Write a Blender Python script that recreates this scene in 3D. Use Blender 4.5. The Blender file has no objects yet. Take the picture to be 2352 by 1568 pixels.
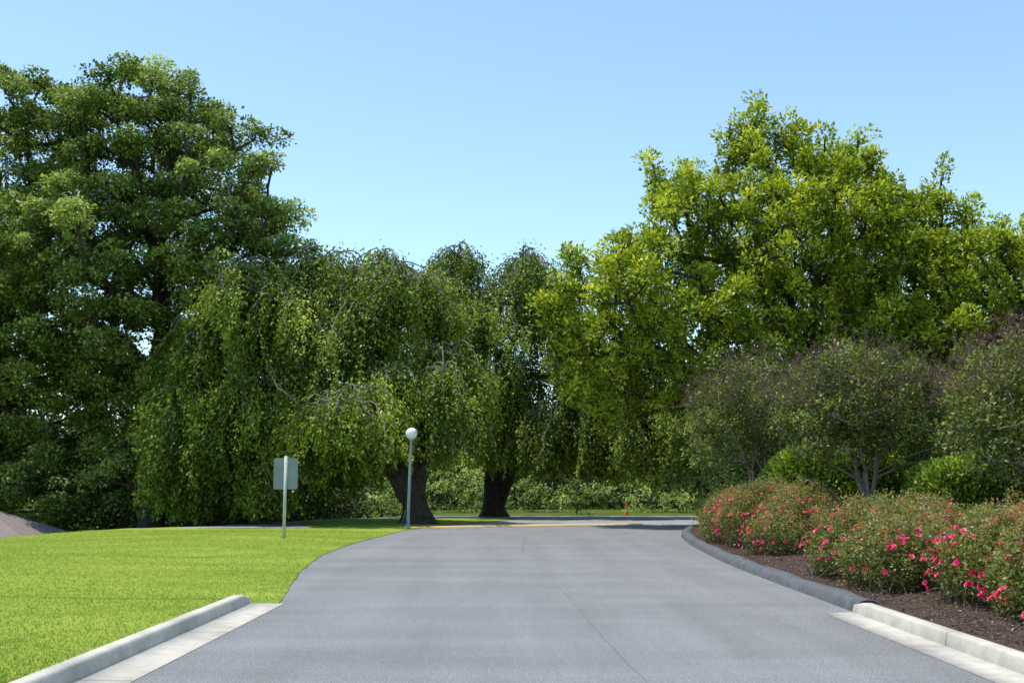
import bpy, math, numpy as np
from mathutils import Matrix, Vector
rng = np.random.default_rng(11)
scene = bpy.context.scene
V = np.array

# ------------------------------------------------------------------ helpers
def link(o):
    scene.collection.objects.link(o); return o

def smooth(t):
    t = np.clip(t, 0, 1); return t*t*(3-2*t)

def make_mesh(name, verts, faces, mat, tint=None, shade=False, parent=None):
    verts = np.asarray(verts, dtype=np.float32).reshape(-1, 3)
    faces = np.asarray(faces, dtype=np.int32)
    k = faces.shape[1]
    me = bpy.data.meshes.new(name)
    me.vertices.add(len(verts)); me.vertices.foreach_set("co", verts.ravel())
    me.loops.add(faces.size); me.loops.foreach_set("vertex_index", faces.ravel())
    me.polygons.add(len(faces))
    me.polygons.foreach_set("loop_start", np.arange(0, faces.size, k, dtype=np.int32))
    me.update(calc_edges=True)
    if tint is not None:
        a = me.attributes.new("tint", 'FLOAT', 'POINT')
        a.data.foreach_set("value", np.asarray(tint, dtype=np.float32))
    if shade:
        me.polygons.foreach_set("use_smooth", np.ones(len(faces), dtype=bool))
    me.materials.append(mat)
    o = link(bpy.data.objects.new(name, me))
    if parent is not None: set_parent(o, parent)
    return o

def set_parent(o, p):
    o.parent = p
    o.matrix_parent_inverse = Matrix.Translation(-Vector(p.location))

def empty(name, loc):
    e = bpy.data.objects.new(name, None); e.location = loc; e.empty_display_size = .5
    return link(e)

def nrm(a):
    return a/np.maximum(np.linalg.norm(a, axis=-1, keepdims=True), 1e-9)

def leaf_geo(C, axis, normal, L, W):
    axis = nrm(axis); b = nrm(np.cross(normal, axis)); n2 = np.cross(axis, b)
    L = np.asarray(L).reshape(-1, 1); W = np.asarray(W).reshape(-1, 1)
    m = C+axis*L*.45+n2*W*.12
    v = np.stack([C, m+b*W*.5, C+axis*L, m-b*W*.5], 1).reshape(-1, 3)
    f = np.arange(len(C)*4).reshape(-1, 4)
    return v, f

def tubes(P0, P1, R0, R1, k=6):
    P0, P1 = np.asarray(P0, float), np.asarray(P1, float)
    d = nrm(P1-P0)
    ref = np.where(np.abs(d[:, 2:3]) > .9, V([[1., 0, 0]]), V([[0, 0, 1.]]))
    u = nrm(np.cross(d, ref)); w = np.cross(d, u)
    a = np.arange(k)*2*np.pi/k
    ring = u[:, None, :]*np.cos(a)[None, :, None]+w[:, None, :]*np.sin(a)[None, :, None]
    A = P0[:, None, :]+ring*np.asarray(R0)[:, None, None]
    B = P1[:, None, :]+ring*np.asarray(R1)[:, None, None]
    v = np.concatenate([A, B], 1).reshape(-1, 3)
    i = np.arange(k); j = (i+1) % k
    q = np.stack([i, j, j+k, i+k], 1)
    f = (q[None]+(np.arange(len(P0))*2*k)[:, None, None]).reshape(-1, 4)
    return v, f

def lathe(profile, k=24, c=(0, 0, 0)):
    v = []; f = []
    for r, z in profile:
        for i in range(k):
            a = 2*math.pi*i/k; v.append((c[0]+r*math.cos(a), c[1]+r*math.sin(a), c[2]+z))
    for s in range(len(profile)-1):
        for i in range(k):
            j = (i+1) % k; f.append((s*k+i, s*k+j, (s+1)*k+j, (s+1)*k+i))
    return v, f

def boxgeo(x0, x1, y0, y1, z0, z1):
    v = [(x0,y0,z0),(x1,y0,z0),(x1,y1,z0),(x0,y1,z0),(x0,y0,z1),(x1,y0,z1),(x1,y1,z1),(x0,y1,z1)]
    f = [(0,3,2,1),(4,5,6,7),(0,1,5,4),(1,2,6,5),(2,3,7,6),(3,0,4,7)]
    return v, f

# ------------------------------------------------------------------ materials
def new_mat(name):
    m = bpy.data.materials.new(name); m.use_nodes = True
    nt = m.node_tree; return m, nt, nt.nodes["Principled BSDF"], nt.nodes["Material Output"]

def ramp(nt, stops):
    r = nt.nodes.new("ShaderNodeValToRGB"); e = r.color_ramp.elements
    while len(e) < len(stops): e.new(.5)
    for el, (p, c) in zip(e, stops): el.position = p; el.color = (*c, 1)
    return r

def noise(nt, scale, detail=4, rough=.55, vec=None):
    n = nt.nodes.new("ShaderNodeTexNoise"); n.inputs["Scale"].default_value = scale
    n.inputs["Detail"].default_value = detail; n.inputs["Roughness"].default_value = rough
    if vec is not None: nt.links.new(vec, n.inputs["Vector"])
    return n

def wpos(nt, sc=(1, 1, 1)):
    g = nt.nodes.new("ShaderNodeNewGeometry"); m = nt.nodes.new("ShaderNodeMapping")
    m.inputs["Scale"].default_value = sc
    nt.links.new(g.outputs["Position"], m.inputs["Vector"]); return m.outputs[0]

def mixc(nt, a, b, fac, mode='MIX'):
    m = nt.nodes.new("ShaderNodeMix"); m.data_type = 'RGBA'; m.blend_type = mode
    for s, v in ((m.inputs[0], fac), (m.inputs[6], a), (m.inputs[7], b)):
        if hasattr(v, "is_linked"): nt.links.new(v, s)
        elif isinstance(v, (int, float)): s.default_value = v
        else: s.default_value = (*v, 1)
    return m.outputs[2]

def leaf_mat(name, stops, trans=.32, tcol=(1.5, 1.35, .6), rough=.45, spec=.35):
    m, nt, p, out = new_mat(name)
    a = nt.nodes.new("ShaderNodeAttribute"); a.attribute_name = "tint"
    r = ramp(nt, stops); nt.links.new(a.outputs["Fac"], r.inputs[0])
    nt.links.new(r.outputs[0], p.inputs["Base Color"])
    p.inputs["Roughness"].default_value = rough; p.inputs["Specular IOR Level"].default_value = spec
    if trans > 0:
        t = nt.nodes.new("ShaderNodeBsdfTranslucent")
        nt.links.new(mixc(nt, r.outputs[0], tcol, 1.0, 'MULTIPLY'), t.inputs[0])
        mx = nt.nodes.new("ShaderNodeMixShader"); mx.inputs[0].default_value = trans
        nt.links.new(p.outputs[0], mx.inputs[1]); nt.links.new(t.outputs[0], mx.inputs[2])
        nt.links.new(mx.outputs[0], out.inputs[0])
    return m

def simple_mat(name, c1, c2, scale, rough=.8, bump=0., bscale=None, metal=0, spec=.3):
    m, nt, p, out = new_mat(name); w = wpos(nt)
    n = noise(nt, scale, 6, .6, w)
    r = ramp(nt, [(.3, c1), (.7, c2)]); nt.links.new(n.outputs[0], r.inputs[0])
    nt.links.new(r.outputs[0], p.inputs["Base Color"])
    p.inputs["Roughness"].default_value = rough; p.inputs["Metallic"].default_value = metal
    p.inputs["Specular IOR Level"].default_value = spec
    if bump:
        b = nt.nodes.new("ShaderNodeBump"); b.inputs["Strength"].default_value = bump
        b.inputs["Distance"].default_value = .02
        n2 = noise(nt, bscale or scale*3, 5, .6, w)
        nt.links.new(n2.outputs[0], b.inputs["Height"]); nt.links.new(b.outputs[0], p.inputs["Normal"])
    return m

def asphalt_mat(name, base, tintc=(1.01, 1.0, 1.0)):
    m, nt, p, out = new_mat(name)
    w = wpos(nt); wl = wpos(nt, (.25, 1.0, 1)); ws = wpos(nt, (1.2, .12, 1))
    d = [base*c for c in tintc]
    big = noise(nt, .8, 5, .6, wl); st = noise(nt, 1.0, 4, .6, ws); fine = noise(nt, 70, 2, .7, w); mid = noise(nt, 14, 6, .75, w)
    r1 = ramp(nt, [(.3, [x*.87 for x in d]), (.7, [x*1.12 for x in d])]); nt.links.new(big.outputs[0], r1.inputs[0])
    r2 = ramp(nt, [(.3, (.88,)*3), (.7, (1.1,)*3)]); nt.links.new(st.outputs[0], r2.inputs[0])
    r3 = ramp(nt, [(.3, (.35,)*3), (.52, (1,)*3), (.72, (2.2,)*3)]); nt.links.new(fine.outputs[0], r3.inputs[0])
    r4 = ramp(nt, [(.3, (.8,)*3), (.7, (1.18,)*3)]); nt.links.new(mid.outputs[0], r4.inputs[0])
    c = mixc(nt, r1.outputs[0], r2.outputs[0], 1.0, 'MULTIPLY')
    c = mixc(nt, c, r3.outputs[0], 1.0, 'MULTIPLY'); c = mixc(nt, c, r4.outputs[0], 1.0, 'MULTIPLY')
    nt.links.new(c, p.inputs["Base Color"]); p.inputs["Roughness"].default_value = .75
    p.inputs["Specular IOR Level"].default_value = .25
    b = nt.nodes.new("ShaderNodeBump"); b.inputs["Strength"].default_value = .5; b.inputs["Distance"].default_value = .006
    nt.links.new(fine.outputs[0], b.inputs["Height"]); nt.links.new(b.outputs[0], p.inputs["Normal"])
    return m

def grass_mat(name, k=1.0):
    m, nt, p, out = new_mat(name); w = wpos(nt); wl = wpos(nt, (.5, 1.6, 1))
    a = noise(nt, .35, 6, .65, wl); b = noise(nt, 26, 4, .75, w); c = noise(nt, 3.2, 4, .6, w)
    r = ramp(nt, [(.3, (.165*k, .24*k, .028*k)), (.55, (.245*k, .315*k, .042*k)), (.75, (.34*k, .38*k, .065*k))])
    nt.links.new(a.outputs[0], r.inputs[0])
    r2 = ramp(nt, [(.28, (.6, .66, .5)), (.5, (1, 1, 1)), (.72, (1.3, 1.22, 1.2))]); nt.links.new(b.outputs[0], r2.inputs[0])
    r3 = ramp(nt, [(.3, (.78, .86, .75)), (.7, (1.12, 1.08, 1.1))]); nt.links.new(c.outputs[0], r3.inputs[0])
    x = mixc(nt, r.outputs[0], r2.outputs[0], 1.0, 'MULTIPLY'); x = mixc(nt, x, r3.outputs[0], 1.0, 'MULTIPLY')
    nt.links.new(x, p.inputs["Base Color"]); p.inputs["Roughness"].default_value = .85
    p.inputs["Specular IOR Level"].default_value = .1
    bp = nt.nodes.new("ShaderNodeBump"); bp.inputs["Strength"].default_value = .6; bp.inputs["Distance"].default_value = .03
    nt.links.new(b.outputs[0], bp.inputs["Height"]); nt.links.new(bp.outputs[0], p.inputs["Normal"])
    return m

M_lawn = grass_mat("lawn_grass")
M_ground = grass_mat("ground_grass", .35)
M_blade = leaf_mat("grass_blades", [(0, (.16, .24, .025)), (.5, (.28, .36, .05)), (1, (.44, .47, .12))], .35, (1.2, 1.15, .7), .6, .2)
M_road = asphalt_mat("asphalt", .195)
M_road2 = asphalt_mat("asphalt_old", .27)
M_black = simple_mat("asphalt_kerb_mat", (.07, .075, .08), (.14, .14, .15), 6, .6, .5, 60)
M_conc = simple_mat("concrete", (.41, .38, .32), (.57, .53, .45), 4, .85, .35, 60)
M_mulch = simple_mat("mulch", (.03, .018, .013), (.1, .06, .043), 25, .95, 1.0, 40)
M_chip = leaf_mat("mulch_chips", [(0, (.035, .02, .014)), (1, (.17, .105, .075))], .0)
M_bark = simple_mat("bark_dark", (.02, .016, .012), (.075, .06, .046), 5, .95, .9, 14)
M_twig = simple_mat("twig_grey", (.13, .115, .1), (.26, .24, .22), 3, .9)
M_myrt = simple_mat("myrtle_bark", (.2, .16, .12), (.34, .28, .22), 5, .8)
M_seed = simple_mat("seed_twigs", (.12, .07, .05), (.21, .135, .1), 4, .9)
M_yel = simple_mat("yellow_paint", (.5, .33, .08), (.62, .43, .13), 2, .7)

L_left = leaf_mat("leaves_linden", [(0, (.035, .065, .012)), (.45, (.165, .25, .045)), (1, (.6, .69, .25))], .33, (1.25, 1.2, .65), .5, .25)
L_right = leaf_mat("leaves_magnolia", [(0, (.045, .08, .006)), (.48, (.235, .33, .017)), (1, (.7, .76, .1))], .4, (1.3, 1.2, .5), .5, .25)
L_weep = leaf_mat("leaves_weeping", [(0, (.03, .055, .008)), (.48, (.165, .245, .028)), (1, (.54, .63, .11))], .35, (1.3, 1.25, .5), .5, .25)
L_myr = leaf_mat("leaves_myrtle", [(0, (.03, .055, .01)), (.55, (.12, .165, .03)), (1, (.36, .42, .11))], .28)
L_hedge = leaf_mat("leaves_hedge", [(0, (.02, .045, .005)), (.5, (.1, .18, .015)), (1, (.46, .6, .05))], .22)
L_rose = leaf_mat("leaves_rose", [(0, (.04, .07, .015)), (.45, (.15, .2, .045)), (.74, (.29, .29, .09)), (.88, (.4, .2, .09)), (1, (.46, .18, .11))], .3)
L_far = leaf_mat("leaves_far", [(0, (.015, .03, .007)), (.5, (.05, .085, .016)), (1, (.17, .24, .045))], .28)  # darkened stops: shade painted into far and understorey leaf colour
L_purple = leaf_mat("leaves_purple", [(0, (.03, .014, .016)), (1, (.1, .045, .045))], .25)
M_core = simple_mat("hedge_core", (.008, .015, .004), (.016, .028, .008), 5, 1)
M_flower = leaf_mat("rose_petals", [(0, (.72, .02, .1)), (.6, (.92, .05, .22)), (1, (.95, .3, .45))], .3, (1.1, .8, .8), .6)

# ------------------------------------------------------------------ terrain
def terrain(x, y):
    x = np.asarray(x, float); y = np.asarray(y, float)
    yc = np.interp(x, [-17, -13, -8, -5], [35, 46, 56, 66])
    amp = 2.5*smooth((-5.5-x)/6)
    return -amp*smooth((y-yc)/9)

def grid_mesh(name, xs, ys, zf, mat):
    X, Y = np.meshgrid(xs, ys); Z = zf(X, Y)
    v = np.stack([X, Y, Z], -1).reshape(-1, 3)
    nx, ny = len(xs), len(ys)
    i = (np.arange(ny-1)[:, None]*nx+np.arange(nx-1)[None]).ravel()
    f = np.stack([i, i+1, i+nx+1, i+nx], 1)
    return make_mesh(name, v, f, mat, shade=True)

xs = np.concatenate([[-900, -500, -250, -120, -80], np.arange(-60, 61, 1.5), [80, 120, 250, 500, 900]])
ys = np.concatenate([[-300, -100, -40], np.arange(-20, 100, 1.5), [108, 116, 124, 132, 140, 160, 250, 500, 900, 1500]])
grid_mesh("ground", xs, ys, lambda x, y: terrain(x, y)-.06+11*smooth((y-98)/50), M_ground)  # far rise added as dark backing to block bright horizon sky

LY = [-40, 15.45, 15.5, 17.8, 21.5, 26.3, 31, 35, 41, 44, 47, 51, 55, 56.2]
LX = [-3.74, -3.74, -3.2, -3.55, -4.05, -4.48, -4.52, -4.3, -3.95, -3.5, -2.5, -.9, .2, .3]
RY = [-40, 14.4, 15.9, 18.2, 21.7, 25.5, 31, 36, 39, 41.5, 43.4, 45.2, 46.5, 47.3, 48.2]
RX = [4.4, 4.4, 4.42, 4.42, 4.45, 4.6, 4.95, 5.45, 5.95, 6.5, 7.1, 8.3, 10.2, 13, 30]
yy = np.concatenate([np.arange(-40, 40, 1.), np.arange(40, 46.3, .5)])
vL = np.stack([np.interp(yy, LY, LX)-.3, yy, 0*yy], 1)
vR = np.stack([np.minimum(np.interp(yy, RY, RX), 12)+.1, yy, 0*yy], 1)
n = len(yy); v = np.concatenate([vL, vR]); i = np.arange(n-1)
make_mesh("road", v, np.stack([i, i+n, i+n+1, i+1], 1), M_road)
grid_mesh("crossing_road", np.arange(-24, 61, 1.5), np.arange(43.5, 62.1, 1.), lambda x, y: terrain(x, y)-.006, M_road2)

yl = np.unique(np.concatenate([np.arange(-40, 8, 1.), np.arange(8, 56.3, .3), [15.45, 15.5, 56.2]]))
ts = np.concatenate([[0, .1, .25, .5, .8], np.arange(1.2, 20, .5), [22, 26, 32, 45, 70, 110]])
# smoothed edge of the lawn beyond the kerb
_ys = np.linspace(15.5, 56.2, 400); _xs = np.interp(_ys, LY, LX); _k = np.ones(31)/31
_pad = np.concatenate([2*_xs[0]-_xs[15:0:-1], _xs, 2*_xs[-1]-_xs[-2:-17:-1]]); _xs = np.convolve(_pad, _k, 'valid')
def edge_x(y):
    y = np.asarray(y, float)
    return np.where(y > 15.47, np.interp(y, _ys, _xs)+.012*np.sin(y*2.3)+.01*np.sin(y*5.1+1), -3.74)
ed = edge_x(yl)
def lawn_h(x, y, dist):
    k = 1-smooth((y-14.7)/.75)
    near = .135*k+(1-k)*(.012+.03*smooth(dist/2.5))
    roll = .1*np.sin(x*.35+y*.12)*np.sin(y*.21+1)*smooth(dist/5)
    dip = -.1*np.exp(-((x+7.4)**2/1.2+(y-26.3)**2/1.0))
    return terrain(x, y)+near+roll+dip
Yg = np.repeat(yl[:, None], len(ts), 1); Dg = np.repeat(ts[None], len(yl), 0); Xg = ed[:, None]-Dg
Zg = lawn_h(Xg, Yg, Dg)
v = np.stack([Xg, Yg, Zg], -1).reshape(-1, 3); nx = len(ts); ny = len(yl)
i = (np.arange(ny-1)[:, None]*nx+np.arange(nx-1)[None]).ravel()
make_mesh("lawn", v, np.stack([i+1, i, i+nx, i+nx+1], 1), M_lawn, shade=True)

def blades(N, x1, y0, y1, hmin, hmax, pw=1.0):
    y = y0+(y1-y0)*rng.random(N)**pw
    e = edge_x(y)
    x = e+.02-rng.random(N)*x1
    keep = x > -.5*y-1; x, y, e = x[keep], y[keep], e[keep]; N = len(x)
    z = lawn_h(x, y, np.maximum(e-x, 0))-.003
    C = np.stack([x, y, z], 1)
    ax = np.stack([rng.normal(0, .6, N), rng.normal(0, .6, N), np.ones(N)], 1)
    nm = np.stack([rng.normal(0, .5, N), rng.normal(0, .5, N), np.abs(rng.normal(0, .6, N))], 1)
    h = rng.uniform(hmin, hmax, N)
    v, f = leaf_geo(C, ax, nm, h, h*.2+.003)
    t = np.clip(rng.normal(.5, .22, N)+.14*np.sin(x*.9+y*.4)*np.sin(y*.7), 0, 1)
    return v, f, np.repeat(t, 4)
a = blades(290000, 18, 8.5, 40, .018, .042, 1.9)
make_mesh("grass_blades", a[0], a[1], M_blade, a[2])

# right planting bed
yb = np.unique(np.concatenate([np.arange(-40, 8, 1.), np.arange(8, 48.1, .4)]))
tb = np.concatenate([[0.15, .3, .6, 1, 1.6, 2.4, 3.4, 5, 7, 10, 14, 20, 30]])
def bed_h(x, y, d): return .1+.12*smooth(d/2.5)+.025*np.sin(x*5+y*3)*np.sin(y*4.1)
eb = np.interp(yb, RY, RX)
Yg = np.repeat(yb[:, None], len(tb), 1); Dg = np.repeat(tb[None], len(yb), 0); Xg = eb[:, None]+Dg
v = np.stack([Xg, Yg, bed_h(Xg, Yg, Dg)], -1).reshape(-1, 3); nx = len(tb); ny = len(yb)
i = (np.arange(ny-1)[:, None]*nx+np.arange(nx-1)[None]).ravel()
make_mesh("mulch_bed", v, np.stack([i, i+1, i+nx+1, i+nx], 1), M_mulch, shade=True)
N = 50000
y = 9+32*rng.random(N)**1.5; d = .32+rng.random(N)*2.6; x = np.interp(y, RY, RX)+d
C = np.stack([x, y, bed_h(x, y, d)+.006], 1)
v, f = leaf_geo(C, rng.normal(0, 1, (N, 3))*[1, 1, .25], rng.normal(0, .35, (N, 3))+[0, 0, 1], rng.uniform(.02, .06, N), rng.uniform(.01, .02, N))
make_mesh("mulch_chips", v, f, M_chip, np.repeat(rng.random(N), 4))

# ------------------------------------------------------------------ kerbs
def sweep(path, prof):
    path = np.asarray(path, float); T = nrm(np.gradient(path, axis=0))
    R = np.stack([T[:, 1], -T[:, 0]], 1)
    vs = []; k = len(prof[0])
    for ii in range(len(path)):
        for (o, z) in prof[ii]: vs.append((path[ii, 0]+R[ii, 0]*o, path[ii, 1]+R[ii, 1]*o, z))
    fs = []
    for ii in range(len(path)-1):
        for j in range(k-1): fs.append((ii*k+j, ii*k+j+1, (ii+1)*k+j+1, (ii+1)*k+j))
    return vs, fs, k
def kerb_pieces(name, xface, sgn, y0, y1, step, w=.17, h=.155):
    root = empty(name, (xface, y1, 0)); y = y1; idx = 1
    while y > y0:
        ya, yb2 = max(y-step, y0)+.006, y-.006
        first = (idx == 1)
        pts = []
        prof = [(0, -.05), (.0, .03), (.018, h-.025), (.03, h-.006), (.05, h), (w-.02, h), (w, h-.015), (w, -.05)]
        stations = np.linspace(ya, yb2, 5)
        if first: stations = np.concatenate([np.linspace(ya, yb2-.3, 4), [yb2-.15, yb2-.04, yb2]])
        for s in stations:
            k = 1-.3*smooth((s-(yb2-.3))/.3) if first else 1.0
            for o, z in prof: pts.append((xface+sgn*o, s, z if z < 0 else z*k))
        k = len(prof); fs = []
        for a in range(len(stations)-1):
            for j in range(k-1):
                q = (a*k+j, a*k+j+1, (a+1)*k+j+1, (a+1)*k+j)
                fs.append(q if sgn > 0 else q[::-1])
        e = (len(stations)-1)*k
        for b0 in (0, e):
            fs.append((b0+0, b0+1, b0+6, b0+7)); fs.append((b0+1, b0+2, b0+5, b0+6)); fs.append((b0+2, b0+3, b0+4, b0+5))
        make_mesh("kerb_section", pts, fs, M_conc, parent=root)
        y -= step; idx += 1
kerb_pieces("concrete_kerb", -3.6, -1, -14, 15.45, 3.05)
kerb_pieces("concrete_kerb", 4.36, 1, -14, 14.4, 3.05)
def gutter(x0, x1, yend, skew):
    root = empty("concrete_gutter", (x0, yend, 0)); y = yend; first = True
    while y > -14:
        ya = y-3.05+.006; yb2 = y-.006
        s = skew if first else 0
        v = [(x0, ya, .012), (x1, ya, .006), (x1, yb2+s, .006), (x0, yb2, .012), (x0, ya, -.04), (x1, ya, -.04), (x1, yb2+s, -.04), (x0, yb2, -.04)]
        f = [(0, 1, 2, 3), (0, 1, 5, 4), (1, 2, 6, 5), (2, 3, 7, 6), (3, 0, 4, 7)]
        make_mesh("gutter_pan", v, f, M_conc, parent=root); y -= 3.05; first = False
gutter(-3.6, -3.14, 15.5, .0); gutter(4.36, 3.98, 14.4, -.1)

yk = np.concatenate([np.linspace(14.42, 43, 60), np.linspace(43.3, 47.3, 14), [47.8, 48.2]])
xk = np.interp(yk, RY, RX)
for _ in range(6):
    xk[1:-1] = (xk[:-2]+2*xk[1:-1]+xk[2:])/4
profs = []
for s, yv in enumerate(yk):
    k = .95+.08*math.sin(yv*1.7)+.05*math.sin(yv*4.1)
    h = .17*k
    profs.append([(-.02, -.03), (0.0, .02), (.03, h*.6), (.09, h*.9), (.17, h), (.26, h*.93), (.33, h*.6), (.38, -.03)])
vs, fs, k = sweep(np.stack([xk, yk], 1), profs)
fs.append((0, 1, 6, 7)); fs.append((1, 2, 5, 6)); fs.append((2, 3, 4, 5))
make_mesh("asphalt_kerb", vs, fs, M_black, shade=True)

px = np.linspace(-4.2, 5.5, 40); py = 43.1+(px+4.2)*.62-.035*(px+4.2)**2*.6
v = []
for a, b in zip(px, py): v += [(a, b, .006), (a+.1, b+.25, .041), (a-.02, b+.65, .041), (a-.05, b+.9, .006)]
f = []
for a in range(39):
    for j in range(3): f.append((a*4+j, (a+1)*4+j, (a+1)*4+j+1, a*4+j+1))
make_mesh("yellow_road_marking", v, f, M_yel)

def seam(pts, w):
    p = np.asarray(pts, float); t = np.linspace(0, 1, 80)
    q = np.stack([np.interp(t, np.linspace(0, 1, len(p)), p[:, k]) for k in (0, 1)], 1)
    q[:, 0] += np.cumsum(rng.normal(0, .006, 80))
    ww = w*rng.uniform(.1, 1.2, 80)
    v = np.concatenate([np.stack([q[:, 0]-ww, q[:, 1], 0*t+.004], 1), np.stack([q[:, 0]+ww, q[:, 1], 0*t+.004], 1)])
    i = np.arange(79); return v, np.stack([i, i+80, i+81, i+1], 1)
M_seam = simple_mat("seam", (.13, .13, .135), (.17, .17, .18), 3, .9)
s1 = seam([(1.15, 8), (.95, 12), (.75, 17), (.55, 21)], .004)
s2 = seam([(.3, 27), (.25, 31), (.45, 36)], .02)
make_mesh("road_seams", np.concatenate([s1[0], s2[0]]), np.concatenate([s1[1], s2[1]+len(s1[0])]), M_seam)

# ------------------------------------------------------------------ trees
def grow(base, trunk, targets, R0, seg=.9, wig=.12, bow=.12, rmin=.014, pw=.45, pathw=.35, k=6, flare=1.35, s0=1):
    nodes = [V(base, float)]; par = [-1]; pl = [0.]
    for t in trunk:
        nodes.append(V(t, float)); par.append(len(nodes)-2); pl.append(pl[-1]+np.linalg.norm(nodes[-1]-nodes[-2]))
    nt0 = len(nodes)
    order = np.argsort(np.linalg.norm(targets-V(trunk[-1]), axis=1))
    cap = nt0+len(targets)*40
    A = np.zeros((cap, 3)); A[:nt0] = nodes; PL = np.zeros(cap); PL[:nt0] = pl
    par = par+[0]*(cap-nt0); cnt = nt0
    for ti in order:
        t = targets[ti]; d = np.linalg.norm(A[s0:cnt]-t, axis=1)
        cost = d+pathw*PL[s0:cnt]+(4 if s0 == 1 else .8)*np.maximum(A[s0:cnt, 2]-t[2]-.2, 0)
        b = int(np.argmin(cost))+s0; D = d[b-s0]; n = max(1, int(D/seg)); p0 = A[b].copy(); prev = b
        for s in range(1, n+1):
            u = s/n; p = p0+(t-p0)*u
            if s < n: p = p+rng.normal(0, wig*min(seg, 1), 3)+V([0, 0, bow*D*math.sin(math.pi*u)*.5])
            A[cnt] = p; par[cnt] = prev; PL[cnt] = PL[prev]+D/n; prev = cnt; cnt += 1
    w = np.zeros(cnt); haschild = np.zeros(cnt, bool)
    for i in range(1, cnt): haschild[par[i]] = True
    w[~haschild] = 1
    for i in range(cnt-1, 0, -1): w[par[i]] += w[i]
    r = np.maximum(R0*(w/w[0])**pw, rmin)
    pi = np.array(par[1:cnt]); ci = np.arange(1, cnt)
    r0 = np.minimum(r[pi], r[ci]*1.25); r0[0] = r[0]*flare
    ext = nrm(A[ci]-A[pi])*(r[ci]*.35)[:, None]
    return tubes(A[pi], A[ci]+ext, r0, r[ci], k)

def gnarled(pts, rad, seed, k=26, sub=7):
    """organic trunk: fluted, burled rings along a path"""
    pts = np.asarray(pts, float); t = np.linspace(0, len(pts)-1, (len(pts)-1)*sub+1)
    P = np.stack([np.interp(t, range(len(pts)), pts[:, c]) for c in range(3)], 1); R = np.interp(t, range(len(pts)), rad)
    for _ in range(3): P[1:-1] = (P[:-2]+2*P[1:-1]+P[2:])/4
    a = np.arange(k)*2*np.pi/k; v = []
    for i in range(len(P)):
        z = P[i, 2]
        fl = 1+.13*np.sin(3*a+seed+z*.7)+.08*np.sin(5*a-seed*2+z*1.3)+.07*np.sin(2*a+z*2.4+seed)+.04*np.sin(9*a+z*3.1)
        fl = fl+.35*np.exp(-max(z, 0)/.35)*(1+.7*np.sin(5*a+seed))+.12*np.exp(-((z-1.7)/.35)**2)*np.maximum(np.sin(a*2+seed), 0)
        v.append(np.stack([P[i, 0]+np.cos(a)*R[i]*fl, P[i, 1]+np.sin(a)*R[i]*fl, np.full(k, z)], 1))
    v = np.concatenate(v); f = []
    for i in range(len(P)-1):
        for j in range(k): f.append((i*k+j, i*k+(j+1) % k, (i+1)*k+(j+1) % k, (i+1)*k+j))
    return v, np.array(f)

def sample_lobes(lobes, n, mind, inner=.25, zmin=-99, flatbias=.15):
    lob = np.array(lobes, float)
    wts = np.array([l[3]*l[4]+l[3]*l[5]+l[4]*l[5] for l in lob]); wts /= wts.sum()
    tries = 0; P = np.zeros((n, 3)); c = 0
    while c < n and tries < n*25:
        tries += 1
        l = lob[rng.choice(len(lob), p=wts)]
        d = nrm(rng.normal(0, 1, 3))
        if d[2] < 0 and rng.random() < flatbias: d[2] = -d[2]
        rr = rng.uniform(.3, .8) if rng.random() < inner else rng.uniform(.84, 1.04)
        p = l[:3]+d*l[3:]*rr
        if p[2] < zmin: continue
        if rr > .85:
            q = (p-lob[:, :3])/lob[:, 3:]
            if (np.sum(q*q, 1) < .5).any(): continue
        if c and np.min(np.sum((P[:c]-p)**2, 1)) < mind*mind: continue
        P[c] = p; c += 1
    return P[:c]

def clumps(P1, k, rx, rz, center=None):
    n = len(P1); idx = np.repeat(np.arange(n), k); N = len(idx)
    s = rng.uniform(.6, 1.35, n)
    d = nrm(rng.normal(0, 1, (N, 3))); fl = (d[:, 2] < -.1) & (rng.random(N) < .6); d[fl, 2] *= -1
    rr = rng.random(N)**.45
    return P1[idx]+d*(rr*s[idx])[:, None]*[rx, rx, rz], idx

def puffs(P, rad, npp, size, flat=.7, upb=.6, aspect=.62, tvar=.16, tspread=.2, spire=0., droop=.25, grp=None, gvar=.1):
    n = len(P); rads = rng.uniform(rad*.65, rad*1.3, n)
    cnt = np.maximum((npp*(rads/rad)**2).astype(int), 4); idx = np.repeat(np.arange(n), cnt); N = len(idx)
    d = nrm(rng.normal(0, 1, (N, 3))); flip = (d[:, 2] < 0) & (rng.random(N) < .5); d[flip, 2] *= -1
    rr = rads[idx]*(.4+.6*rng.random(N)**.5)*(1+.25*rng.normal(0, 1, N)*(rng.random(N) < .3))
    sc = np.stack([1+rng.normal(0, .2, n), 1+rng.normal(0, .2, n), flat*(1+spire*rng.random(n))], 1)
    pos = P[idx]+d*rr[:, None]*sc[idx]
    normal = nrm(d*.5+V([0, 0, upb])+rng.normal(0, .4, (N, 3)))
    ax = d*.7+rng.normal(0, .6, (N, 3))-V([0, 0, droop])
    L = size*rng.uniform(.65, 1.3, N)
    v, f = leaf_geo(pos, ax, normal, L, L*aspect)
    g = 0 if grp is None else rng.normal(0, gvar, grp.max()+1)[grp][idx]
    t = np.clip(.45+g+rng.normal(0, tvar, n)[idx]+rng.normal(0, tspread, N)+.12*d[:, 2], 0, 1)  # upper leaves of a puff tinted lighter: shading put into leaf colour
    return v, f, np.repeat(t, 4)

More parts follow.
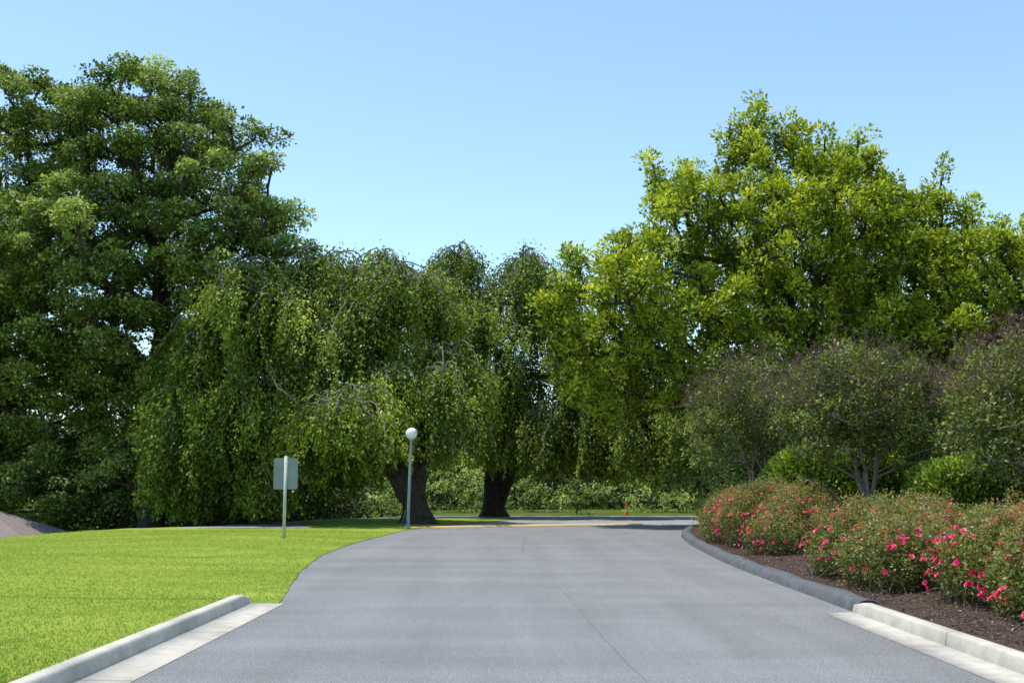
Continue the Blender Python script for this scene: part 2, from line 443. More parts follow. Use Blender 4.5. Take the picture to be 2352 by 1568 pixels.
def broad_tree(name, base, trunk, lobes, n, mind, k, rx, rz, rad, npp, size, mat, R0, bark=M_bark, zmin=-99, inner=.3, spires=(), flatbias=.15, **kw):
    root = empty(name, base); P1 = sample_lobes(lobes, n, mind, inner, zmin, flatbias)
    extra = []
    for (x, y, z, h) in spires:
        m = max(int(h/.45), 2)
        for s in range(m): extra.append([x+rng.normal(0, .12), y+rng.normal(0, .2), z-h+h*(s+1)/m])
    targets = P1 if not extra else np.concatenate([P1, V(extra)])
    v, f = grow(base, trunk, targets, R0, rmin=.022)
    P, idx = clumps(P1, k, rx, rz)
    v2, f2 = tubes(P1[idx]-[0, 0, .1], P, np.full(len(P), .02), np.full(len(P), .01), 4)
    if extra:
        e = np.repeat(V(extra), 3, 0); e = e+rng.normal(0, .24, e.shape); P = np.concatenate([P, e]); idx = np.concatenate([idx, np.full(len(e), idx.max())])
    make_mesh("trunk_and_limbs", v, f, bark, shade=True, parent=root)
    make_mesh("branchlets", v2, f2, bark, parent=root)
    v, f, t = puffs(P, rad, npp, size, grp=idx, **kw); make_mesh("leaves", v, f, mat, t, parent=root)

kwL = dict(flat=.65, upb=.75, aspect=.68, tvar=.1, tspread=.18, gvar=.12, droop=.2)
broad_tree("linden_tree", (-17.2, 53, -2.6), [(-17.2, 53, 0), (-17.1, 52.9, 3), (-17.3, 53, 6), (-17.0, 53, 9), (-17.2, 52.8, 12)],
    [(-18.1, 52, 18.2, 3.2, 4, 3.7), (-14.6, 51.5, 16.0, 3.0, 4, 3.3), (-13.3, 52, 12.2, 3.2, 4, 3.5), (-19.4, 50, 12.4, 3.6, 3.8, 3.4), (-16.5, 50.3, 13.2, 2.4, 2.6, 2.4), (-17.5, 54, 8, 5.2, 3.6, 4.0), (-16.5, 55, 3.2, 5.6, 3, 3.6), (-11.4, 52.5, 11, 2.2, 3, 2.1), (-17, 53, 14, 3, 3, 3), (-20, 50.2, 8.6, 2, 2.2, 1.6)],
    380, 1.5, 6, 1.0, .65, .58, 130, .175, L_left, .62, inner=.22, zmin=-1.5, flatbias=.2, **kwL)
broad_tree("linden_tree", (-25.5, 54, -2.6), [(-25.5, 54, 0), (-25.4, 53.8, 4), (-25.3, 54, 8), (-25.4, 53.7, 12)],
    [(-23.9, 53, 18.8, 2.6, 3.2, 2.8), (-27.5, 53, 15.8, 3.6, 4, 3.4), (-26, 51.5, 11.4, 4.2, 3.6, 3.8), (-24.4, 50, 8, 3, 3, 2.2), (-22.8, 49, 11.4, 1.9, 2.0, 1.8), (-25, 54, 5, 4.6, 3, 4), (-25, 54.5, 1.8, 4.6, 2.6, 3.2), (-22.7, 52.5, 14.5, 2.5, 3, 2.8)],
    300, 1.5, 6, 1.0, .65, .58, 130, .175, L_left, .55, inner=.22, zmin=-1.5, flatbias=.2, **kwL)

kwR = dict(flat=.85, upb=.6, aspect=.5, tvar=.13, tspread=.2, spire=.5, droop=-.15, gvar=.12)
broad_tree("magnolia_tree", (12, 45.3, .1), [(12, 45.3, 2), (12.1, 45.2, 4), (12, 45.4, 6)],
    [(12.2, 45.5, 11.0, 4.4, 4.2, 4.2), (10.6, 45.3, 14.4, 1.4, 1.5, 2.2), (12.4, 45.3, 14.6, 1.1, 1.1, 1.8), (14.2, 45.4, 13.6, 1.7, 1.6, 2.2), (7.4, 45, 12.0, 1.8, 2.2, 2.1), (5.9, 44.8, 9.5, 2.7, 3, 2.2), (3.4, 44.8, 8.6, 2.0, 2.2, 2.2), (8.2, 43.8, 7, 3.6, 3, 2.6), (4.2, 45.5, 6.2, 2.4, 2.0, 1.9), (13.5, 44, 6.6, 3.2, 2.6, 2.4)],
    340, 1.1, 7, .55, .88, .4, 56, .2, L_right, .4, inner=.22, zmin=3.8,
    spires=[(10.5, 45.3, 17.9, 3), (12.1, 45.3, 17.1, 2.5), (14.8, 45.4, 16.4, 2.6), (6.1, 45, 15.1, 2), (7.5, 45, 14.6, 1.6), (15.8, 45.4, 14.8, 2), (9.3, 45.2, 16.8, 2), (13.4, 45.3, 16.2, 2), (2.4, 44.8, 11.2, 1.5), (4.9, 44.8, 12, 1.5), (1.4, 44.8, 9.4, 1.5)], **kwR)
broad_tree("magnolia_tree", (19.3, 45.6, .1), [(19.3, 45.6, 2), (19.2, 45.5, 4), (19.3, 45.6, 6)],
    [(18.6, 45.5, 8.8, 3.9, 3.8, 3.6), (18.1, 45.3, 11.8, 1.1, 1.3, 2.0), (22.3, 46, 9.3, 2.9, 3, 2.8), (16.8, 44.5, 7.2, 3.2, 3, 2.8), (20.5, 45, 5.6, 3.4, 3, 2.6), (15.9, 45.6, 12.4, .9, 1.2, 1.7)],
    270, 1.1, 7, .55, .88, .4, 56, .2, L_right, .35, inner=.22, zmin=2.6,
    spires=[(18.2, 45.4, 14.5, 2.6), (19.3, 45.4, 13.4, 2), (20.9, 45.7, 12.8, 2), (22.4, 46, 12.4, 1.6), (17, 45.4, 13.6, 1.8), (16.1, 45.6, 14.6, 2)], **kwR)

# weeping trees
def weeper(name, base, trunk, umb, R0, hem, stems, sub=2, bark=M_bark):
    root = empty(name, base); U = [tuple(u) for u in umb]
    for u in list(U):
        for _ in range(sub):
            a = rng.uniform(0, 6.28); q = rng.uniform(.6, 1.1)*u[3]
            U.append((u[0]+math.cos(a)*q, u[1]+math.sin(a)*q*.8, u[2]-rng.uniform(.4, 2.2), u[3]*rng.uniform(.4, .75), u[4]*rng.uniform(.6, .9)))
    U = [u for u in U if u[2] > hem(u[0])+1.2]
    U = np.array(U, float)
    T = []
    for u in U:
        T.append(u[:3]-[0, 0, .25])
        for a in rng.uniform(0, 6.28, 3): T.append(u[:3]+[math.cos(a)*u[3]*.45, math.sin(a)*u[3]*.45, -.4*u[3]*.5])
    v, f = grow(base, trunk, np.array(T), R0, seg=.8, wig=.2, bow=.22, pw=.5, rmin=.03, k=10, s0=4, flare=1.0)
    make_mesh("limbs", v, f, bark, shade=True, parent=root)
    for s, (pts, rad) in enumerate(stems):
        v, f = gnarled(pts, rad, 1.3+s*2.1); make_mesh("trunk" if s == 0 else "secondary_stem", v, f, bark, shade=True, parent=root)
    P0 = []; P1 = []; R_0 = []; R_1 = []; LC = []; LA = []; LT = []
    for (cx, cy, cz, R, skirt) in U:
        na = int(5+R*5); ut = rng.normal(0, .12)
        for k in range(na):
            a = rng.uniform(0, 2*math.pi); L = R*rng.uniform(.4, 1.4); rise = rng.uniform(.0, .8); fall = L*rng.uniform(.2, .85)
            m = 9; t = np.linspace(0, 1, m)
            aa = a+.6*rng.normal()*t; off = rng.normal(0, .25, 3)*R*.4
            pts = np.stack([cx+off[0]+np.cos(aa)*L*t, cy+off[1]+np.sin(aa)*L*t, cz+rise*np.sin(np.pi*np.minimum(t*1.3, 1))-fall*t**2], 1)+rng.normal(0, .07, (m, 3))
            pts[0] = [cx, cy, cz-.2]
            P0.append(pts[:-1]); P1.append(pts[1:]); rr = .045*(1-t*.75); R_0.append(rr[:-1]); R_1.append(rr[1:])
            st_t = rng.normal(0, .12); bare = rng.random() < .2
            for j in range(1, m):
                dens = 4 if j == m-1 else (2 if j > 4 else 1)
                for s in range(dens):
                    if rng.random() < (.4 if j < 3 else .05)+.35*bare: continue
                    st = pts[j]+rng.normal(0, .15, 3)*[1, 1, .4]
                    ln = min(skirt*(.12+.95*rng.random()**1.4), max(st[2]-hem(st[0])-rng.uniform(0, .9), .2))
                    wd0 = .19*rng.uniform(.6, 1.6)
                    nl = int(ln/.03*(wd0/.2))
                    if nl < 2: continue
                    q = np.linspace(0, 1, nl); sway = rng.normal(0, .3, 2)
                    wd = wd0*(1-.75*q)[:, None]
                    c = np.stack([st[0]+sway[0]*q*ln*.5, st[1]+sway[1]*q*ln*.5, st[2]-q*ln], 1)+rng.normal(0, 1, (nl, 3))*wd
                    LC.append(c)
                    LA.append(np.stack([np.full(nl, math.cos(aa[j]))*.5, np.full(nl, math.sin(aa[j]))*.5, -np.ones(nl)], 1))
                    LT.append(.43+ut+st_t+rng.normal(0, .14)+rng.normal(0, .15, nl)+.06*q)
    v, f = tubes(np.concatenate(P0), np.concatenate(P1), np.concatenate(R_0), np.concatenate(R_1), 4)
    make_mesh("arching_twigs", v, f, M_twig, parent=root)
    C = np.concatenate(LC); A = np.concatenate(LA); N = len(C)
    A = A+rng.normal(0, .6, (N, 3)); L = rng.uniform(.11, .22, N)
    nm = nrm(rng.normal(0, .55, (N, 3))+A*[.8, .8, 0]+[0, 0, .65])
    v, f = leaf_geo(C, A, nm, L, L*.55)
    make_mesh("leaves", v, f, L_weep, np.repeat(np.clip(np.concatenate(LT), 0, 1), 4), parent=root)

hemA = lambda x: float(np.interp(x, [-16, -12, -8.5, -6.5, -5, 0], [.2, .1, .5, 1.2, 2.0, 2.2]))
weeper("weeping_beech_tree", (-4.15, 47.2, -.05), [(-4.25, 47.3, 1.1), (-4.5, 47.5, 2.3), (-4.9, 47.9, 3.8), (-5.3, 48.6, 5.6), (-5.8, 49.3, 7.4)],
    [(-12.6, 49, 11.3, 2.6, 2.6), (-8.9, 51, 12.2, 2.4, 2.4), (-6.0, 50.5, 12.0, 2.3, 2.6), (-13.9, 48.8, 8.7, 2.0, 3.0), (-10.8, 48.8, 9.4, 2.4, 2.6), (-7.2, 48.8, 9.4, 2.4, 2.6), (-4.2, 50.5, 10.6, 2.2, 3),
     (-13.4, 48.3, 6.2, 2.3, 4), (-10.6, 48, 6.6, 2.4, 3.4), (-7.4, 47.6, 5.6, 2.3, 3), (-3.2, 48.6, 7.4, 2.0, 2.8), (-11.8, 48, 4.0, 2.3, 3.6), (-9.0, 47.6, 4.0, 1.9, 3), (-5.2, 47.4, 6.3, 1.9, 2.4), (-3.4, 47.6, 4.6, 1.5, 1.6), (-14.8, 49, 6.8, 1.3, 3.2), (-12.8, 48, 3.2, 1.6, 2.6), (-7.3, 44.3, 4.9, 2.0, 2.4), (-14.2, 47.8, 4.4, 1.6, 3.8), (-5.9, 45.6, 5.2, 1.6, 2.4)],
    .45, hemA, [([(-4.05, 47.2, -.1), (-4.15, 47.2, .9), (-4.3, 47.35, 2.0), (-4.75, 47.75, 3.6), (-5.3, 48.5, 5.8)], [.62, .5, .52, .36, .24]),
                ([(-4.4, 47.2, .9), (-4.95, 47.1, 2.0), (-5.9, 47.2, 3.6), (-6.9, 47.6, 5.4)], [.34, .3, .22, .14]),
                ([(-4.0, 47.3, 1.6), (-3.6, 47.6, 3.0), (-3.3, 48.2, 5.4), (-3.6, 49, 8)], [.3, .24, .18, .12])])
hemB = lambda x: float(np.interp(x, [-6, 0, 4, 9, 10], [2.1, 2.1, 1.8, 1.4, 1.4]))
weeper("weeping_beech_tree", (-1.0, 60, -.05), [(-1.0, 60, 1.5), (-.8, 59.8, 3.5), (-.6, 59.5, 6), (-.5, 59.3, 8.5)],
    [(-3.0, 59, 14.0, 2.2, 3.2), (.6, 58.5, 13.8, 2.5, 3.0), (-1, 58, 11.6, 2.7, 3), (2.0, 58.5, 11.0, 2.7, 3), (-4.2, 58.5, 10.8, 2.4, 3.2), (-5.6, 58, 8, 2.4, 3.4), (-2.5, 57.5, 7.6, 2.6, 3.4), (.6, 57, 8.0, 2.6, 3.6),
     (4.0, 57.5, 7.2, 2.8, 4), (7.4, 57.5, 6.4, 2.6, 4), (5.4, 56.5, 5.2, 2.4, 3.2), (1.6, 56.4, 5.2, 2.4, 3), (-2.2, 56.6, 4.6, 2.2, 2.4), (8.8, 58, 5.2, 2.0, 3.2), (3.2, 58, 4.2, 2.2, 2.4), (7.2, 57, 4.0, 2.2, 2.6)],
    .45, hemB, [([(-1.05, 60, -.1), (-1.1, 60, .9), (-1.0, 59.9, 2.2), (-.8, 59.8, 4.2), (-.5, 59.4, 7)], [.58, .5, .44, .34, .22]),
                ([(-.8, 60, .3), (-.35, 59.9, 1.4), (.2, 59.7, 3.0), (1.0, 59.3, 6)], [.34, .28, .22, .13])], sub=1)

broad_tree("purple_plum_tree", (19.0, 38, .1), [(19.0, 38, 2), (18.9, 38, 3.2)], [(18.6, 38, 5.6, 2.0, 2, 1.8), (17.5, 38, 4.6, 1.4, 1.6, 1.6)], 60, .8, 4, .5, .5, .4, 60, .14, L_purple, .14)
broad_tree("young_maple_tree", (8.9, 47, .1), [(8.9, 47, 1), (8.9, 47, 2.2)], [(9.2, 47, 2.6, 2.2, 1.8, 2.4), (10.8, 47, 3.4, 2, 1.8, 2.2), (12.5, 45, 3, 2.4, 1.8, 2.4), (15.6, 43.5, 2.8, 2.6, 1.8, 2.2)], 120, .85, 4, .55, .5, .42, 80, .17, L_left, .12)
def mass(name, lobes, n, mind, rad, npp, size, mat, zmin=-3):
    P = sample_lobes(lobes, n, mind, .15, zmin); v, f, t = puffs(P, rad, npp, size, flat=.8, tvar=.2); make_mesh(name, v, f, mat, t)
lob = []
for x in np.arange(-75, 80, 5.5):
    lob.append((x+rng.uniform(-1.5, 1.5), 90+rng.uniform(-6, 8), 4+rng.uniform(-1, 1), 4.5, 4, rng.uniform(3.5, 7)+(4 if (x > 12 or x < -25) else 0)))
for x in np.arange(-60, 62, 3.4):
    lob.append((x, 84+rng.uniform(-2, 2), .8, 2.6, 2, rng.uniform(2.4, 4)))
mass("distant_trees", lob, 2800, 1.0, 1.25, 60, .45, L_far)
lob = [(-30.5, 60, -.6, 3, 2.5, 3.2), (-27.2, 61, -.4, 2.6, 2.5, 3.0), (-24.5, 60, -1, 2.2, 2, 2.4)]
mass("shrubs_by_house", lob, 250, .65, .6, 100, .2, L_left)
lob = [(x, 57.5+rng.uniform(-1, 1), .2, 2, 1.8, rng.uniform(2, 3)) for x in np.arange(-22, -8.5, 1.8)]
mass("understorey_shrubs", lob, 350, .7, .75, 80, .22, L_far)
lob = [(x, 70+rng.uniform(-3, 5), .4, rng.uniform(1.2, 2.4), 2, h) for x, h in ((-8.5, 1.6), (-6.5, 2.6), (-3.6, 3.1), (-2.2, 2.4), (2.2, 2.2), (4.6, 1.5), (9.6, 2.4), (13, 3), (17, 3), (22, 3))]
mass("background_shrubs", lob, 240, .65, .6, 100, .18, L_left)

# ------------------------------------------------------------------ crape myrtles
def myrtle(base, crown, n=260):
    root = empty("crape_myrtle", base); b = V(base); allv = []; allf = []; off = 0
    P = sample_lobes(crown, n, .22, .45, b[2]+1.4)
    c0 = np.mean([c[:3] for c in crown], 0); ns = 6; az = rng.uniform(0, 6.28)
    grp = ((np.arctan2(P[:, 1]-c0[1], P[:, 0]-c0[0])+az) % (2*np.pi)/(2*np.pi)*ns).astype(int)
    for g in range(ns):
        T = P[grp == g]
        if len(T) < 3: continue
        m = T.mean(0); s = b+V([math.cos(g)*.16, math.sin(g)*.16, 0])
        tr = [s+(m-s)*V([.12, .12, .28]), s+(m-s)*V([.3, .3, .52])+rng.normal(0, .04, 3)]
        v, f = grow(s, tr, T, .04, seg=.4, wig=.12, bow=.1, rmin=.006, k=5, flare=1.1)
        allv.append(v); allf.append(f+off); off += len(v)
    make_mesh("stems", np.concatenate(allv), np.concatenate(allf), M_myrt, shade=True, parent=root)
    v, f, t = puffs(P, .25, 75, .08, flat=.9, aspect=.6, tvar=.17, tspread=.2, spire=.6, droop=0); make_mesh("leaves", v, f, L_myr, t, parent=root)
    top = P[P[:, 2] > np.percentile(P[:, 2], 50)]; q0 = []; q1 = []
    for p in top:
        for _ in range(4):
            d = nrm(nrm(p-c0)*.8+rng.normal(0, .4, 3)+[0, 0, .7]); st = p+rng.normal(0, .1, 3); L = rng.uniform(.3, .8)
            mid = st+d*L*.6; q0.append(st); q1.append(mid)
            for _ in range(6):
                d2 = nrm(d+rng.normal(0, .5, 3)); s2 = st+d*L*rng.uniform(.4, .95); q0.append(s2); q1.append(s2+d2*rng.uniform(.06, .18))
    v, f = tubes(q0, q1, np.full(len(q0), .005), np.full(len(q0), .004), 3)
    make_mesh("seed_heads", v, f, M_seed, parent=root)
myrtle((8.35, 26, .2), [(8.2, 26, 3.6, 1.7, 1.5, 1.2), (7.4, 25.8, 3.0, 1.2, 1.2, .9), (9.3, 26, 3.1, 1.3, 1.2, 1.0)], 380)
myrtle((7.4, 32.5, .2), [(7.3, 32.5, 4.0, 1.9, 1.6, 1.4), (6.3, 32.3, 3.2, 1.2, 1.2, 1.2), (8.6, 32.5, 3.5, 1.3, 1.3, 1.2)], 380)
myrtle((10.0, 20.5, .2), [(9.9, 20.5, 3.2, 1.4, 1.3, 1.1), (9.0, 20.4, 2.6, .9, 1, .9), (10.8, 20.5, 2.9, 1.2, 1.2, 1.2)], 340)
myrtle((12.2, 27, .2), [(12.1, 27, 3.6, 1.7, 1.5, 1.3), (11.2, 27, 3.0, 1.1, 1.1, .9)], 240)

# ------------------------------------------------------------------ hedges
def hedge(x0, x1, y0, y1, z1, n, z0=.1):
    c = V([(x0+x1)/2, (y0+y1)/2, z0]); root = empty("clipped_hedge", c); hx, hy, hz = (x1-x0)/2, (y1-y0)/2, z1-z0
    def sup(d, e=5):
        q = (np.abs(d[:, 0])**e+np.abs(d[:, 1])**e+np.abs(d[:, 2])**e)**(1/e); return d/q[:, None]
    U, W = 28, 14; u = np.linspace(0, 2*np.pi, U, endpoint=False); w = np.linspace(-.05, np.pi/2, W)
    D = np.stack([np.outer(np.cos(w), np.cos(u)), np.outer(np.cos(w), np.sin(u)), np.outer(np.sin(w), np.ones(U))], -1).reshape(-1, 3)
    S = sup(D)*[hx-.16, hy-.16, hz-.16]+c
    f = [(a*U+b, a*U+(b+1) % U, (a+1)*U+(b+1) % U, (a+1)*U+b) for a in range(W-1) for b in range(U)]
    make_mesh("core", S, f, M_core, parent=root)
    P = rng.uniform(-1, 1, (n, 3)); P[:, 2] = np.abs(P[:, 2])
    ar = V([hy*hz, hx*hz, hx*hy]); ar = ar/ar.sum(); ax = rng.choice(3, n, p=ar); sg = np.where(rng.random(n) < .5, -1, 1); sg[ax == 2] = 1
    P[np.arange(n), ax] = sg
    S = sup(P); nml = nrm(np.sign(S)*np.abs(S)**4/[hx, hy, hz])
    pos = S*[hx, hy, hz]
    bump = .07*np.sin(pos[:, 0]*3.1+pos[:, 2]*2)+.05*np.sin(pos[:, 1]*4+pos[:, 0]*1.7+pos[:, 2]*5)
    pos = pos+nml*(bump-.16*rng.random(n)**1.3)[:, None]+c+rng.normal(0, .015, (n, 3))
    L = rng.uniform(.06, .13, n)
    v, f = leaf_geo(pos, nml*.5+rng.normal(0, .5, (n, 3))+[0, 0, .55], nml+rng.normal(0, .5, (n, 3))+[0, 0, .1], L, L*.5)
    make_mesh("leaves", v, f, L_hedge, np.repeat(np.clip(.4+rng.normal(0, .22, n)+.3*nml[:, 2], 0, 1), 4), parent=root)  # top leaves tinted lighter: a brighter lit top painted into the colour
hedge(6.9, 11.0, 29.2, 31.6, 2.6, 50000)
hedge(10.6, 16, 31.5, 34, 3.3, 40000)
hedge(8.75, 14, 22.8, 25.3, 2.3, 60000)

# ------------------------------------------------------------------ roses
def rose(lobes, n, nf):
    b = lobes[0]; root = empty("rose_bush", (b[0], b[1], .15))
    P = sample_lobes(lobes, n, .15, .3, .2, flatbias=.5)
    q0 = []; q1 = []
    for p in P[::3]:
        s = V([p[0]+rng.normal(0, .25)*.6, p[1]+rng.normal(0, .25)*.6, .12]); mid = (s+p)/2+rng.normal(0, .08, 3)
        q0 += [s, mid]; q1 += [mid, p]
    v, f = tubes(q0, q1, np.full(len(q0), .006), np.full(len(q0), .005), 4); make_mesh("canes", v, f, M_seed, parent=root)
    sh = P[P[:, 2] > np.percentile(P[:, 2], 70)]; sh = sh[rng.random(len(sh)) < .3]
    sh = sh+np.stack([rng.normal(0, .08, len(sh)), rng.normal(0, .08, len(sh)), rng.uniform(.06, .24, len(sh))], 1)
    P2 = np.concatenate([P, sh])
    v, f, t = puffs(P2, .16, 85, .048, flat=1.0, aspect=.62, tvar=.16, tspread=.17, spire=.9, droop=0)
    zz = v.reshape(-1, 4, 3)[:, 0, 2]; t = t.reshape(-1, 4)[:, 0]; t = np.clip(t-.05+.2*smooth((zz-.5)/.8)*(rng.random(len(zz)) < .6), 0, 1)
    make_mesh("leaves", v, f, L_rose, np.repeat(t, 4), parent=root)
    ctr = P[P[:, 2] > .3]
    lob = np.array(lobes)
    cl = ctr[rng.integers(0, len(ctr), max(nf//3, 3))]
    cc = np.repeat(cl, 3, 0)+rng.normal(0, .15, (len(cl)*3, 3)); out = np.zeros_like(cc)
    for i in range(len(cc)):
        l = lob[np.argmin(np.sum(((cc[i]-lob[:, :3])/lob[:, 3:])**2, 1))]
        d = nrm((cc[i]-l[:3])/l[3:]); d[2] = max(d[2], -.15); d = nrm(d); cc[i] = l[:3]+d*l[3:]*rng.uniform(1.06, 1.22)+rng.normal(0, .06, 3); out[i] = d
    out = nrm(out+[0, -.1, .5]+rng.normal(0, .3, out.shape))
    ref = nrm(np.cross(out, rng.normal(0, 1, out.shape))); r2 = np.cross(out, ref)
    VV = []; TT = []
    for ring, (m, tilt, sz) in enumerate(((6, .35, .05), (5, .9, .038), (3, 1.8, .026))):
        for k in range(m):
            a = 2*math.pi*k/m+ring*.5; rad = ref*math.cos(a)+r2*math.sin(a)
            ax = nrm(rad+out*tilt); nm = nrm(out-rad*tilt); s = sz*rng.uniform(.6, 1.25, len(cc))
            v, _ = leaf_geo(cc, ax, nm, s, s*1.15); VV.append(v); TT.append(np.repeat(np.clip(rng.normal(.5, .25, len(cc)), 0, 1), 4))
    v = np.concatenate(VV); make_mesh("blooms", v, np.arange(len(v)).reshape(-1, 4), M_flower, np.concatenate(TT), parent=root)
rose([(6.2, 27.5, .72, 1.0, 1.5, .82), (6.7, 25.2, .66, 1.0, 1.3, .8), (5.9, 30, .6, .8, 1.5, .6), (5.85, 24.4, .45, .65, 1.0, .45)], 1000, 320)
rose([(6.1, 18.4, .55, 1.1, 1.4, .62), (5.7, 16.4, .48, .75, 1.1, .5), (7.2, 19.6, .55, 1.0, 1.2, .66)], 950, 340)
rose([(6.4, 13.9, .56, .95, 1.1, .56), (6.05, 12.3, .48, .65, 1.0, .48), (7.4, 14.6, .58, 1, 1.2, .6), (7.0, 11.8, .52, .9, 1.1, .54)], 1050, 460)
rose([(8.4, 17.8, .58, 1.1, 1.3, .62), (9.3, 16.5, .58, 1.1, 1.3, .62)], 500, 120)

# ------------------------------------------------------------------ street furniture
M_lamp = simple_mat("lamp_pole_paint", (.22, .28, .27), (.3, .36, .34), 3, .45)
M_green = simple_mat("dark_green_paint", (.03, .09, .06), (.05, .12, .08), 4, .5)
m, nt, p, o = new_mat("opal_globe"); p.inputs["Base Color"].default_value = (.85, .85, .84, 1); p.inputs["Roughness"].default_value = .25
M_globe = m
lx, ly = -4.03, 43.0
lamp = empty("street_lamp", (lx, ly, 0))
v, f = lathe([(0, 0), (.13, 0), (.13, .05), (.075, .09), (.06, .5), (.055, 3.1), (.045, 3.3), (.08, 3.32), (.1, 3.36), (.1, 3.4), (.06, 3.42)], 20)
v = [(lx+a+c*.028, ly+b, c+.04) for a, b, c in v]; make_mesh("pole", v, f, M_lamp, shade=True, parent=lamp)
pr = [(.23*math.sin(t), 3.61-.23*math.cos(t)) for t in np.linspace(0.2, math.pi, 16)]
v, f = lathe(pr, 28); v = [(lx+a+c*.028, ly+b, c+.04) for a, b, c in v]; make_mesh("globe", v, f, M_globe, shade=True, parent=lamp)
v, f = tubes([(lx-.22, ly-.05, .0), (lx-.12, ly-.05, .62), (lx+.02, ly-.1, .0)], [(lx-.12, ly-.05, .62), (lx+.0, ly, .78), (lx-.1, ly-.05, .6)], V([.02, .025, .015]), V([.025, .03, .015]), 8)
make_mesh("base_stake", v, f, M_green, shade=True, parent=lamp)

M_alu = simple_mat("sign_back_aluminium", (.2, .235, .24), (.26, .3, .3), 2.5, .5, metal=.2)
M_post = simple_mat("sign_post_paint", (.42, .45, .38), (.52, .55, .47), 4, .6)
sx, sy = -6.72, 32.8
sign = empty("traffic_sign", (sx, sy, 0))
w, h, r = .36, .46, .06; pts = []
for cx, cz, a0 in ((w-r, h-r, 0), (-w+r, h-r, 90), (-w+r, -h+r, 180), (w-r, -h+r, 270)):
    for a in np.radians(np.linspace(a0, a0+90, 7)): pts.append((cx+r*math.cos(a), cz+r*math.sin(a)))
nP = len(pts); me = bpy.data.meshes.new("panel")
vv = [(sx+a, sy+.04, 1.98+b) for a, b in pts]+[(sx+a, sy+.046, 1.98+b) for a, b in pts]
me.from_pydata(vv, [], [tuple(range(nP)), tuple(range(2*nP-1, nP-1, -1))]+[(i, i+nP, (i+1) % nP+nP, (i+1) % nP) for i in range(nP)])
me.materials.append(M_alu); po = link(bpy.data.objects.new("panel", me)); set_parent(po, sign)
v, f = boxgeo(sx-.045, sx+.045, sy-.005, sy+.038, -.1, 2.5); make_mesh("post", v, f, M_post, parent=sign)
v, f = lathe([(0, -.012), (.014, -.01), (.016, 0), (.016, .01)], 8)
bv = []; bf = []
for zb in (1.68, 2.28):
    o0 = len(bv); bv += [(sx+a, sy-.006+c, zb+b) for a, b, c in v]; bf += [tuple(x+o0 for x in q) for q in f]
make_mesh("bolts", bv, bf, M_alu, parent=sign)

M_or = simple_mat("cone_orange", (.6, .09, .02), (.7, .12, .03), 4, .5)
M_wh = simple_mat("cone_white", (.5, .5, .48), (.6, .6, .58), 4, .5)
ccx, ccy = 6.35, 61.5
cone = empty("traffic_cone", (ccx, ccy, 0))
v, f = lathe([(.11, .03), (.085, .22)], 20, (ccx, ccy, 0)); make_mesh("body_lower", v, f, M_or, shade=True, parent=cone)
v, f = lathe([(.085, .22), (.07, .34)], 20, (ccx, ccy, 0)); make_mesh("reflective_band", v, f, M_wh, shade=True, parent=cone)
v, f = lathe([(.07, .34), (.03, .7), (.02, .72), (0, .72)], 20, (ccx, ccy, 0)); make_mesh("body_upper", v, f, M_or, shade=True, parent=cone)
v, f = boxgeo(ccx-.16, ccx+.16, ccy-.16, ccy+.16, 0, .03); make_mesh("foot", v, f, M_or, parent=cone)

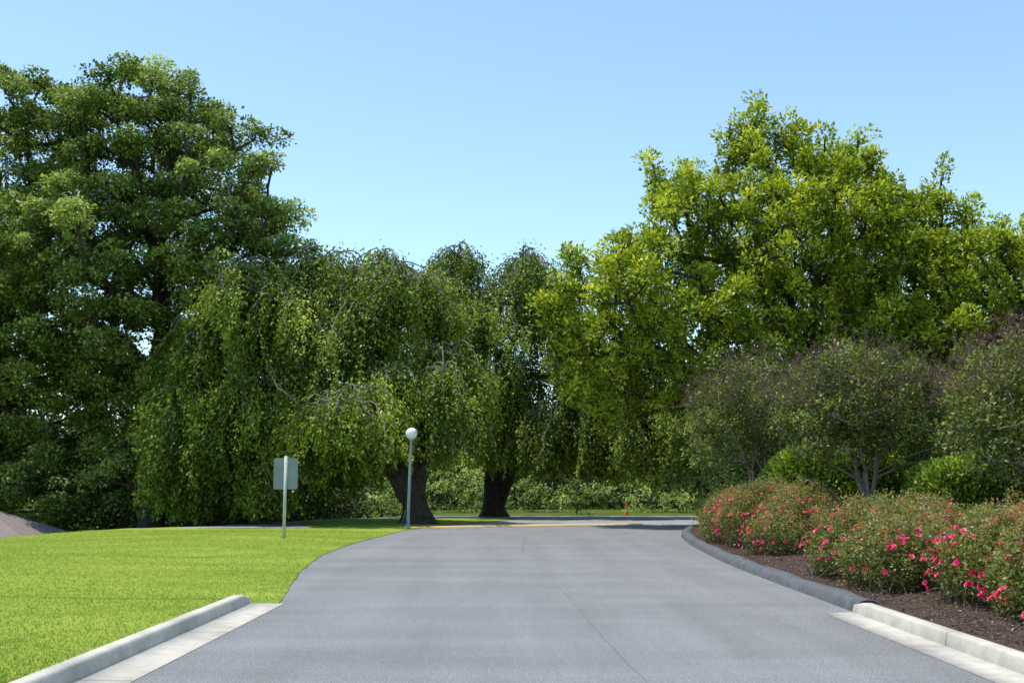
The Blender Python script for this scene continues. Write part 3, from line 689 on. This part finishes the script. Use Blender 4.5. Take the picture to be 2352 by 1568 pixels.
M_roof = simple_mat("roof_shingles", (.17, .14, .125), (.26, .215, .195), 8, .9, .5, 30)
M_brick = simple_mat("brick", (.25, .12, .08), (.35, .18, .13), 12, .9)
M_glass = simple_mat("window_glass", (.03, .04, .05), (.05, .06, .07), 1, .1)
house = empty("brick_house", (-23, 46, -2.6))
v, f = boxgeo(-26.6, -19.4, 43.2, 47.4, -2.8, -.45); make_mesh("walls", v, f, M_brick, parent=house)
ze, zr = -.4, .85
v = [(-27.2, 42.8, ze), (-18.7, 42.8, ze), (-18.7, 47.8, ze), (-27.2, 47.8, ze), (-24.2, 45.3, zr), (-21.7, 45.3, zr)]
v += [(a, b, c-.14) for a, b, c in v[:4]]
f = [(0, 1, 5, 4), (2, 3, 4, 5), (1, 2, 5, 5), (3, 0, 4, 4), (0, 6, 7, 1), (1, 7, 8, 2), (2, 8, 9, 3), (3, 9, 6, 0), (6, 9, 8, 7)]
me = bpy.data.meshes.new("roof"); me.from_pydata(v, [], [tuple(dict.fromkeys(q)) for q in f]); me.materials.append(M_roof)
ro = link(bpy.data.objects.new("roof", me)); set_parent(ro, house)
for k, xw in enumerate((-25, -21.5)):
    v, f = boxgeo(xw-.5, xw+.5, 43.17, 43.2, -1.9, -.8); make_mesh("window_%d" % (k+1), v, f, M_glass, parent=house)

# ------------------------------------------------------------------ light
sd = nrm(V([-.27, .08, .93]))
el = math.asin(sd[2]); rot = math.atan2(sd[0], sd[1])
w = bpy.data.worlds.new("World"); scene.world = w; w.use_nodes = True; nt = w.node_tree
sky = nt.nodes.new("ShaderNodeTexSky"); sky.sky_type = 'NISHITA'; sky.sun_disc = False
sky.sun_elevation = el; sky.sun_rotation = rot; sky.air_density = 1.0; sky.dust_density = .35; sky.ozone_density = 1.3
bg = nt.nodes["Background"]; nt.links.new(mixc(nt, sky.outputs[0], (1.56, 1.68, 1.66), 1.0, 'MULTIPLY'), bg.inputs[0]); bg.inputs[1].default_value = .15
L = bpy.data.lights.new("sun", 'SUN'); L.energy = 5; L.angle = math.radians(.5); L.color = (1, .95, .84)
so = link(bpy.data.objects.new("sun", L)); so.location = (0, 0, 30)
so.rotation_euler = Vector(-sd).to_track_quat('-Z', 'Y').to_euler()

cam = bpy.data.cameras.new("camera"); cam.sensor_width = 36; cam.lens = 36*2522/2352; cam.clip_end = 3000
co = link(bpy.data.objects.new("camera", cam)); co.location = (0, 0, 1.6); co.rotation_euler = (math.radians(90+7.52), 0, 0)
scene.camera = co
scene.view_settings.view_transform = 'Standard'; scene.view_settings.look = 'None'; scene.view_settings.exposure = 0
